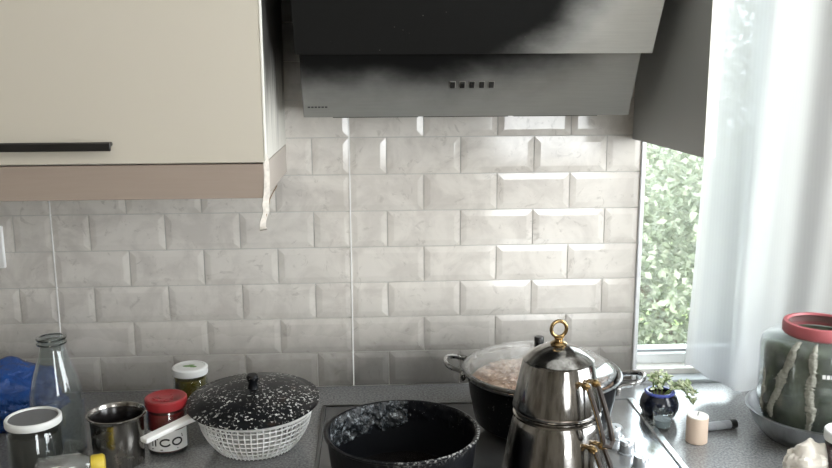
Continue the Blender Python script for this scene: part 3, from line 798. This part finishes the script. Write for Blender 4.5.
# olive jar
oj = thing('olive_jar', 'small jar of olive-green brine with white lid against the tiles', 'jar', at(-.318, -.107, 0))
jar_glass(oj, .0335, .080, .031); fill(oj, .0335, .066, 'olive_brine')
ol = MB().lathe([(.0315, .074), (.0338, .074), (.0345, .076), (.0345, .087), (.0330, .0885), (.0290, .0890), (.0280, .0880), (0, .0880)], 44).build('lid', M['lid_white'], oj)
lf = MB()
for (cx, cy, rx, ry) in ((-.004, .001, .010, .005), (.007, -.003, .007, .004), (.002, .006, .006, .003)):
    n = 14; poly = [(cx + rx * math.cos(2 * PI * k / n), cy + ry * math.sin(2 * PI * k / n)) for k in range(n)]
    lf.prism(poly, 2, .0878, .0883)
lf.build('leaf_print', M['leaf_print'], ol)

# colander
co = thing('colander', 'white plastic colander with long flat handle under the speckled lid', 'colander', at(-.168, -.286, 0))
def cr(z): return .064 + .035 * (1 - (1 - min(1, z / .074)) ** 2.2)
b = MB()
NRB = 58
for k in range(NRB):
    a = 2 * PI * k / NRB
    b.tube([(cr(z) * math.cos(a), cr(z) * math.sin(a), z) for z in (.003, .014, .028, .044, .060, .072)], .0013, 5)
for z in (.009, .018, .027, .036, .045, .054, .063):
    b.tube([(cr(z) * math.cos(2 * PI * k / 44), cr(z) * math.sin(2 * PI * k / 44), z) for k in range(44)], .0013, 5, closed=True)
b.build('lattice', M['white_plastic'], co)
MB().lathe([(0, 0), (.060, 0), (.063, .003), (.060, .006), (0, .004)], 44).build('base', M['white_plastic'], co)
MB().lathe([(.0955, .068), (.1000, .068), (.1030, .070), (.1030, .0765), (.0985, .0785), (.0955, .0765), (.0955, .068)], 64).build('rim', M['white_plastic'], co)
hp = [(-.094, -.026, .072), (-.110, -.044, .070), (-.140, -.078, .0665), (-.168, -.110, .063)]
hv = MB().add(*ribbon(hp, (.66, -.75, 0), [.022, .020, .019, .019], .008))
# ribbon width axis runs across the handle
hv = MB().add(*ribbon(hp, (.76, -.65, .0), [.026, .022, .020, .020], .009))
hdir = Vector((-.66, -.75, 0)).normalized(); acr = Vector((.75, -.66, 0))
hv = MB().add(*ribbon(hp, tuple(acr), [.026, .020, .018, .018], .009))
hv.build('handle', M['white_plastic'], co, bevel=.002)

# speckled enamel lid lying on the colander
el = thing('enamel_lid', 'round black enamel pot lid with white speckles lying on the colander', 'lid', at(-.170, -.286, .0840))
el.rotation_euler.x = math.radians(3.0)
MB().lathe([(.108, .0), (.114, .0), (.1165, .002), (.1160, .005), (.1120, .0065), (.104, .0075), (.098, .0105), (.088, .0150), (.060, .0215), (.030, .0250), (0, .0258),
            (0, .0235), (.030, .0225), (.060, .019), (.087, .0125), (.097, .008), (.104, .004), (.108, .0)], 72).build('dome', M['speckled_enamel'], el)
kn = MB().lathe([(.010, .0250), (.0085, .028), (.0075, .036), (.0100, .041), (.0110, .046), (.0085, .050), (0, .0505)], 28).build('knob', M['dark_enamel'], el)

# ------------------------------------------------------------------ right side
va = thing('potted_succulent', 'small succulent in a round navy-blue pot beside the hob', 'plant', at(.589, -.205, 0))
MB().lathe([(0, 0), (.022, 0), (.0300, .006), (.0360, .020), (.0365, .030), (.0320, .042), (.0255, .047), (.0245, .050), (.0215, .050), (.0225, .046), (.030, .040), (.033, .028), (.027, .008), (0, .004)], 48).build('pot', M['navy_glaze'], va)
MB().lathe([(.0250, .0465), (.0285, .0490), (.0290, .0515), (.0260, .0535), (.0215, .0525), (.0215, .0495)], 48).build('pot_rim', M['blue_glaze'], va)
MB().lathe([(0, .0455), (.0218, .0445), (.0222, .0405), (0, .040)], 32).build('soil', M['soil'], va)
def leaf(b, p, d, L, w, up):
    p = Vector(p); d = Vector(d).normalized(); x = d.cross(Vector(up)).normalized(); u = x.cross(d).normalized()
    vs = [p, p + d * L * .45 + x * w, p + d * L, p + d * L * .45 - x * w, p + d * L * .45 + u * w * .6, p + d * L * .5 - u * w * .5]
    b.add(vs, [(0, 1, 4), (1, 2, 4), (2, 3, 4), (3, 0, 4), (1, 0, 5), (2, 1, 5), (3, 2, 5), (0, 3, 5)])
rs = random.Random(3)
stems = [[(-.004, .0, .044), (-.005, .0, .062), (-.004, -.002, .084)], [(.004, .002, .044), (.006, .002, .060), (.010, .0, .076)],
         [(.010, .0, .045), (.024, .0, .060), (.046, -.002, .054), (.062, -.003, .030)], [(.012, -.004, .045), (.030, -.002, .062), (.052, .0, .060), (.066, .0, .046)], [(-.010, .004, .044), (-.012, .004, .068), (-.016, .002, .078)]]
sm = MB(); lfm = MB()
for st_ in stems:
    sm.tube(st_, .0013, 6)
    pv = [Vector(p) for p in st_]
    for i in range(len(pv) - 1):
        for k in range(10):
            p = pv[i].lerp(pv[i + 1], (k + rs.random()) / 7)
            if p.z < .054 and abs(p.x) < .02: continue
            d = Vector((rs.uniform(-1, 1), rs.uniform(-1, 1), rs.uniform(-.1, 1)))
            leaf(lfm, p, d, rs.uniform(.012, .018), rs.uniform(.0036, .0055), (0.1, .1, 1))
    for k in range(7):
        d = Vector((rs.uniform(-1, 1), rs.uniform(-1, 1), rs.uniform(.0, 1.2)))
        leaf(lfm, pv[-1], d, rs.uniform(.010, .015), .0040, (0.1, .1, 1))
sm.build('stems', M['stem_green'], va); lfm.build('leaves', M['succulent_leaf'], va, smooth=.5)

sj = thing('glass_tumbler', 'little clear glass in front of the blue plant pot', 'glass', at(.577, -.2615, 0))
MB().lathe([(0, 0), (.0150, 0), (.0160, .002), (.0185, .034), (.0170, .034), (.0148, .006), (0, .005)], 32).build('glass', M['smudged_glass'], sj)
MB().lathe([(0, .0055), (.0146, .0065), (.0158, .020), (0, .020)], 32).build('contents', M['vial_grey'], sj)

ca = thing('candle', 'short beige pillar candle with pale top standing on the worktop', 'candle', at(.620, -.319, 0))
MB().lathe([(0, 0), (.0175, 0), (.0190, .0015), (.0190, .0475), (.0185, .0485)], 36).build('wax_body', M['candle_wax'], ca)
MB().lathe([(.0188, .0480), (.0186, .0500), (.0165, .0512), (.006, .0498), (0, .0490)], 36).build('wax_top', M['candle_top'], ca)
MB().tube([(0, 0, .0485), (.0005, 0, .053), (.0016, 0, .0560)], .0009, 6).build('wick', M['label_black'], ca)

vi = thing('small_tube', 'small grey tube with black cap lying beside the candle', 'tube', at(.684, -.272, 0), rotz=math.radians(11))
o = MB().lathe([(0, -.030), (.0065, -.030), (.0078, -.027), (.0082, .018), (0, .018)], 24).build('tube_body', M['vial_grey'], vi)
o2 = MB().lathe([(.0082, .018), (.0088, .0185), (.0088, .029), (.0078, .031), (0, .031)], 24).build('cap', M['label_black'], vi)
for q in (o, o2): q.rotation_euler = (0, PI / 2, 0); q.location = (0, 0, .0088)

# steel bowl with the big jar
bw = thing('steel_bowl', 'grey steel bowl holding the big jar', 'bowl', at(.842, -.312, 0))
MB().lathe([(0, 0), (.075, 0), (.088, .004), (.108, .025), (.117, .046), (.1195, .052), (.1225, .0535), (.1225, .0555), (.1180, .0555), (.1145, .047), (.104, .028), (.086, .0065), (0, .003)], 64).build('shell', M['bowl_steel'], bw)
bj = thing('pickle_jar', 'big glass jar of dark pickled greens with open red rim', 'jar', at(.838, -.305, .0035))
rj_ = .0975
MB().lathe([(0, 0), (.070, 0), (.078, .006), (.0900, .036), (rj_, .060), (rj_, .166), (.0940, .178), (.0830, .187), (.0620, .193), (.0570, .196), (.0570, .208),
            (.0545, .208), (.0545, .195), (.0600, .190), (.0800, .184), (.0915, .176), (.0950, .166), (.0950, .060), (.0875, .036), (.0755, .008), (0, .005)], 64).build('glass', M['smudged_glass'], bj)
MB().lathe([(0, .0055), (.0745, .0085), (.0865, .036), (.0940, .060), (.0940, .164), (.0905, .174), (.0780, .182), (.0560, .187), (0, .182)], 64).build('pickled_greens', M['pickled_greens'], bj)
MB().lathe([(.0568, .189), (.0600, .189), (.0625, .192), (.0625, .206), (.0605, .211), (.0545, .2115), (.0530, .208), (.0545, .2082)], 64).build('rim_band', M['red_ring'], bj)
# pale crusty drips running down the outside
for (a_, wa, zt, zb_, ph) in ((-141, 5.2, .190, .045, 0.0), (-121, 4.6, .190, .036, 2.0), (-176, 4.0, .13, .05, 4.0)):
    vs = []; fs = []; n = 110
    def rz(z):
        P_ = [(0, .0705), (.006, .0785), (.036, .0902), (.060, rj_), (.166, rj_), (.178, .0942), (.187, .0832), (.193, .0622)]
        for (za, ra), (zb2, rb) in zip(P_[:-1], P_[1:]):
            if za <= z <= zb2: return ra + (rb - ra) * (z - za) / (zb2 - za)
        return .0622
    for i in range(n + 1):
        z = zt + (zb_ - zt) * i / n
        cw = a_ - (24 * i / n if ph == 0 else 1) + 4 * noise.noise(Vector((z * 22, ph, 0))) + .8 * noise.noise(Vector((z * 200, ph, 2)))
        hw = wa * (.95 + .5 * noise.noise(Vector((z * 45, ph + 9, 0))) + .7 * noise.noise(Vector((z * 330, ph + 9, 0)))) * (.4 + .6 * math.sin(PI * (i + .5) / (n + 1)) ** .4)
        if a_ == -176: hw *= max(0.1, .6 + 1.2 * noise.noise(Vector((z * 60, 31, 0))))
        hw = max(.7, hw); r = rz(z)
        for s, hgt in ((-1, .0001), (-.5, .0022), (.0, .0030), (.5, .0022), (1, .0001)):
            a = math.radians(cw + s * hw); rr = r + hgt * (1 + .7 * noise.noise(Vector((z * 150, s * 3, ph))))
            vs.append((rr * math.cos(a), rr * math.sin(a), z))
    for i in range(n):
        for k in range(4): fs.append((i * 5 + k, i * 5 + k + 1, i * 5 + 6 + k, i * 5 + 5 + k))
    MB().add(vs, fs).build('dried_drip', M['pale_crust'], bj, smooth=1.2)
mk = MB()
for k in range(3):
    a0 = -113 + k * 4; vs = []
    for r in (rj_ + .0001, rj_ + .0008):
        for z in (.138, .145):
            for a in (a0, a0 + 3): vs.append((r * math.cos(math.radians(a)), r * math.sin(math.radians(a)), z))
    mk.add(vs, [(0, 2, 3, 1), (4, 5, 7, 6), (0, 1, 5, 4), (2, 6, 7, 3), (0, 4, 6, 2), (1, 3, 7, 5)])
mk.build('white_mark', M['paper_label'], bj, smooth=None)

# crumpled paper and the jar at the lower right
cpm = MB(); NU, NV = 36, 20; vs = []; fs = []
for i in range(NU):
    for j in range(NV + 1):
        a = 2 * PI * i / NU; v = j / NV
        r = .034 * math.sin(PI * (.10 + .90 * v)) ** .45 if v < 1 else .003
        p = Vector((math.cos(a) * r * 1.05, math.sin(a) * r * .7, v * .068)); q = p * 70
        k = 1 + .26 * noise.noise(q) + .18 * abs(noise.noise(q * 2.1 + Vector((3, 1, 0))))
        vs.append((p.x * k, p.y * k, p.z * (1 + (.2 * noise.noise(q * .9) if v > .15 else 0))))
m = NV + 1
for i in range(NU):
    i2 = (i + 1) % NU
    for j in range(NV): fs.append((i * m + j, i2 * m + j, i2 * m + j + 1, i * m + j + 1))
fs.append(tuple(i * m for i in range(NU))); fs.append(tuple(i * m + NV for i in range(NU)))
tag(cpm.add(vs, fs).build('crumpled_paper', M['crumpled_paper'], None, at(.742, -.478, 0), smooth=.35), 'crumpled beige paper in front of the steel bowl', 'paper')
j2 = thing('small_jar', 'small jar of dark purple contents with grey-white lid at right edge', 'jar', at(.797, -.487, 0))
jar_glass(j2, .0345, .080, .030); fill(j2, .0345, .066, 'purple_jar_fill')
MB().lathe([(.0305, .073), (.0330, .073), (.0337, .075), (.0337, .088), (.0320, .090), (0, .090)], 40).build('lid', M['lid_white'], j2)

# ------------------------------------------------------------------ curtain
cu_ = thing('curtain', 'sheer white curtain hanging in front of the window', 'curtain', (0, 0, 0))
def sheet(u0, u1, nu, nv):
    vs = []; fs = []
    for i in range(nu + 1):
        u = u0 + (u1 - u0) * i / nu
        hem = .004 + .056 * max(0, 1 - u / .125) ** .9 + .004 * math.sin(u * 70)
        for j in range(nv + 1):
            v = j / nv                     # 0 bottom .. 1 top
            z = hem + (1.42 - hem) * v
            x0 = .672 + .030 * min(1, z / .75) ** .8
            x = x0 + u * (1.0 - .12 * (1 - v))
            amp = .014 + .014 * v
            y = -.092 + amp * math.sin(u * 34 + .8 * math.sin(u * 11) + .3) + .003 * math.sin(u * 83 + 1.3) + .010 * (1 - v) ** 2 * math.sin(u * 20)
            if u < .03: y -= .010 * (1 - u / .03) * (1 - v * .5)
            vs.append((x, y, CT + z))
    m = nv + 1
    for i in range(nu):
        for j in range(nv): fs.append((i * m + j, (i + 1) * m + j, (i + 1) * m + j + 1, i * m + j + 1))
    return MB().add(vs, fs)
sheet(.014, .70, 190, 40).build('fabric', M['sheer_curtain'], cu_, smooth=3.2)
sheet(0.0, .014, 6, 40).build('side_hem', M['curtain_hem'], cu_, smooth=3.2)
MB().tube([(.45, -.092, CT + 1.43), (XR - .005, -.092, CT + 1.43)], .011, 16).build('rod', M['white_pvc'], cu_)
for x in (.50, 1.40): MB().box(x - .010, x + .010, -.092, -.0, CT + 1.435, CT + 1.455).build('bracket', M['white_pvc'], cu_)

# ------------------------------------------------------------------ garden outside the window
tag(MB().box(-6, 14, .5, 16, -.5, -.4).build('ground', M['lawn'], smooth=None), kind='structure')
def shrub(name, label, cx, cy, zc, rx, ry, rz_, n, size, seed):
    t = thing(name, label, 'shrub', (cx, cy, -.4))
    rr = random.Random(seed); lm = MB(); zc += .4
    vs = []; fs = []
    for i in range(n):
        while True:
            p = Vector((rr.uniform(-1, 1), rr.uniform(-1, 1), rr.uniform(-1, 1)))
            if .35 < p.length < 1: break
        lump = 1 + .22 * noise.noise(p * 2.5 + Vector((seed, 0, 0)))
        c = Vector((p.x * rx, p.y * ry, p.z * rz_)) * lump + Vector((0, 0, zc))
        if c.z < .06: continue
        d = Vector((rr.gauss(0, 1), rr.gauss(0, 1), rr.gauss(-.2, .7))).normalized(); x = d.orthogonal().normalized()
        x = Matrix.Rotation(rr.uniform(0, 6.28), 3, d) @ x
        L = size * rr.uniform(.6, 1.3); w = L * .32
        nn = d.cross(x); k = len(vs)
        vs += [c, c + d * L * .5 + x * w + nn * w * .3, c + d * L, c + d * L * .5 - x * w + nn * w * .3]
        fs += [(k, k + 1, k + 2), (k, k + 2, k + 3)]
    me = bpy.data.meshes.new('foliage'); me.from_pydata(vs, [], fs); me.materials.append(M['foliage'])
    o = bpy.data.objects.new('foliage', me); COL.objects.link(o); o.parent = t; o['kind'] = 'stuff'
    for k in range(5):
        a = k * 1.3 + seed
        MB().tube([(math.cos(a) * .05, math.sin(a) * .05, 0), (math.cos(a) * rx * .25, math.sin(a) * ry * .25, zc * .6), (math.cos(a) * rx * .55, math.sin(a) * ry * .55, zc * 1.1)], [.03, .022, .008], 6).build('stem', M['bark'], t)
shrub('garden_shrub', 'sunlit pale green leafy shrub just outside the window', 2.0, 3.1, .35, 1.05, .8, .85, 17000, .052, 1)
shrub('garden_shrub', 'taller shrub standing further back in the garden', 3.4, 5.6, .7, 1.8, 1.2, 1.5, 9000, .11, 2)
shrub('garden_shrub', 'shrub in the garden seen low behind the window frame', .3, 5.2, .3, .9, .9, .9, 5000, .09, 3)
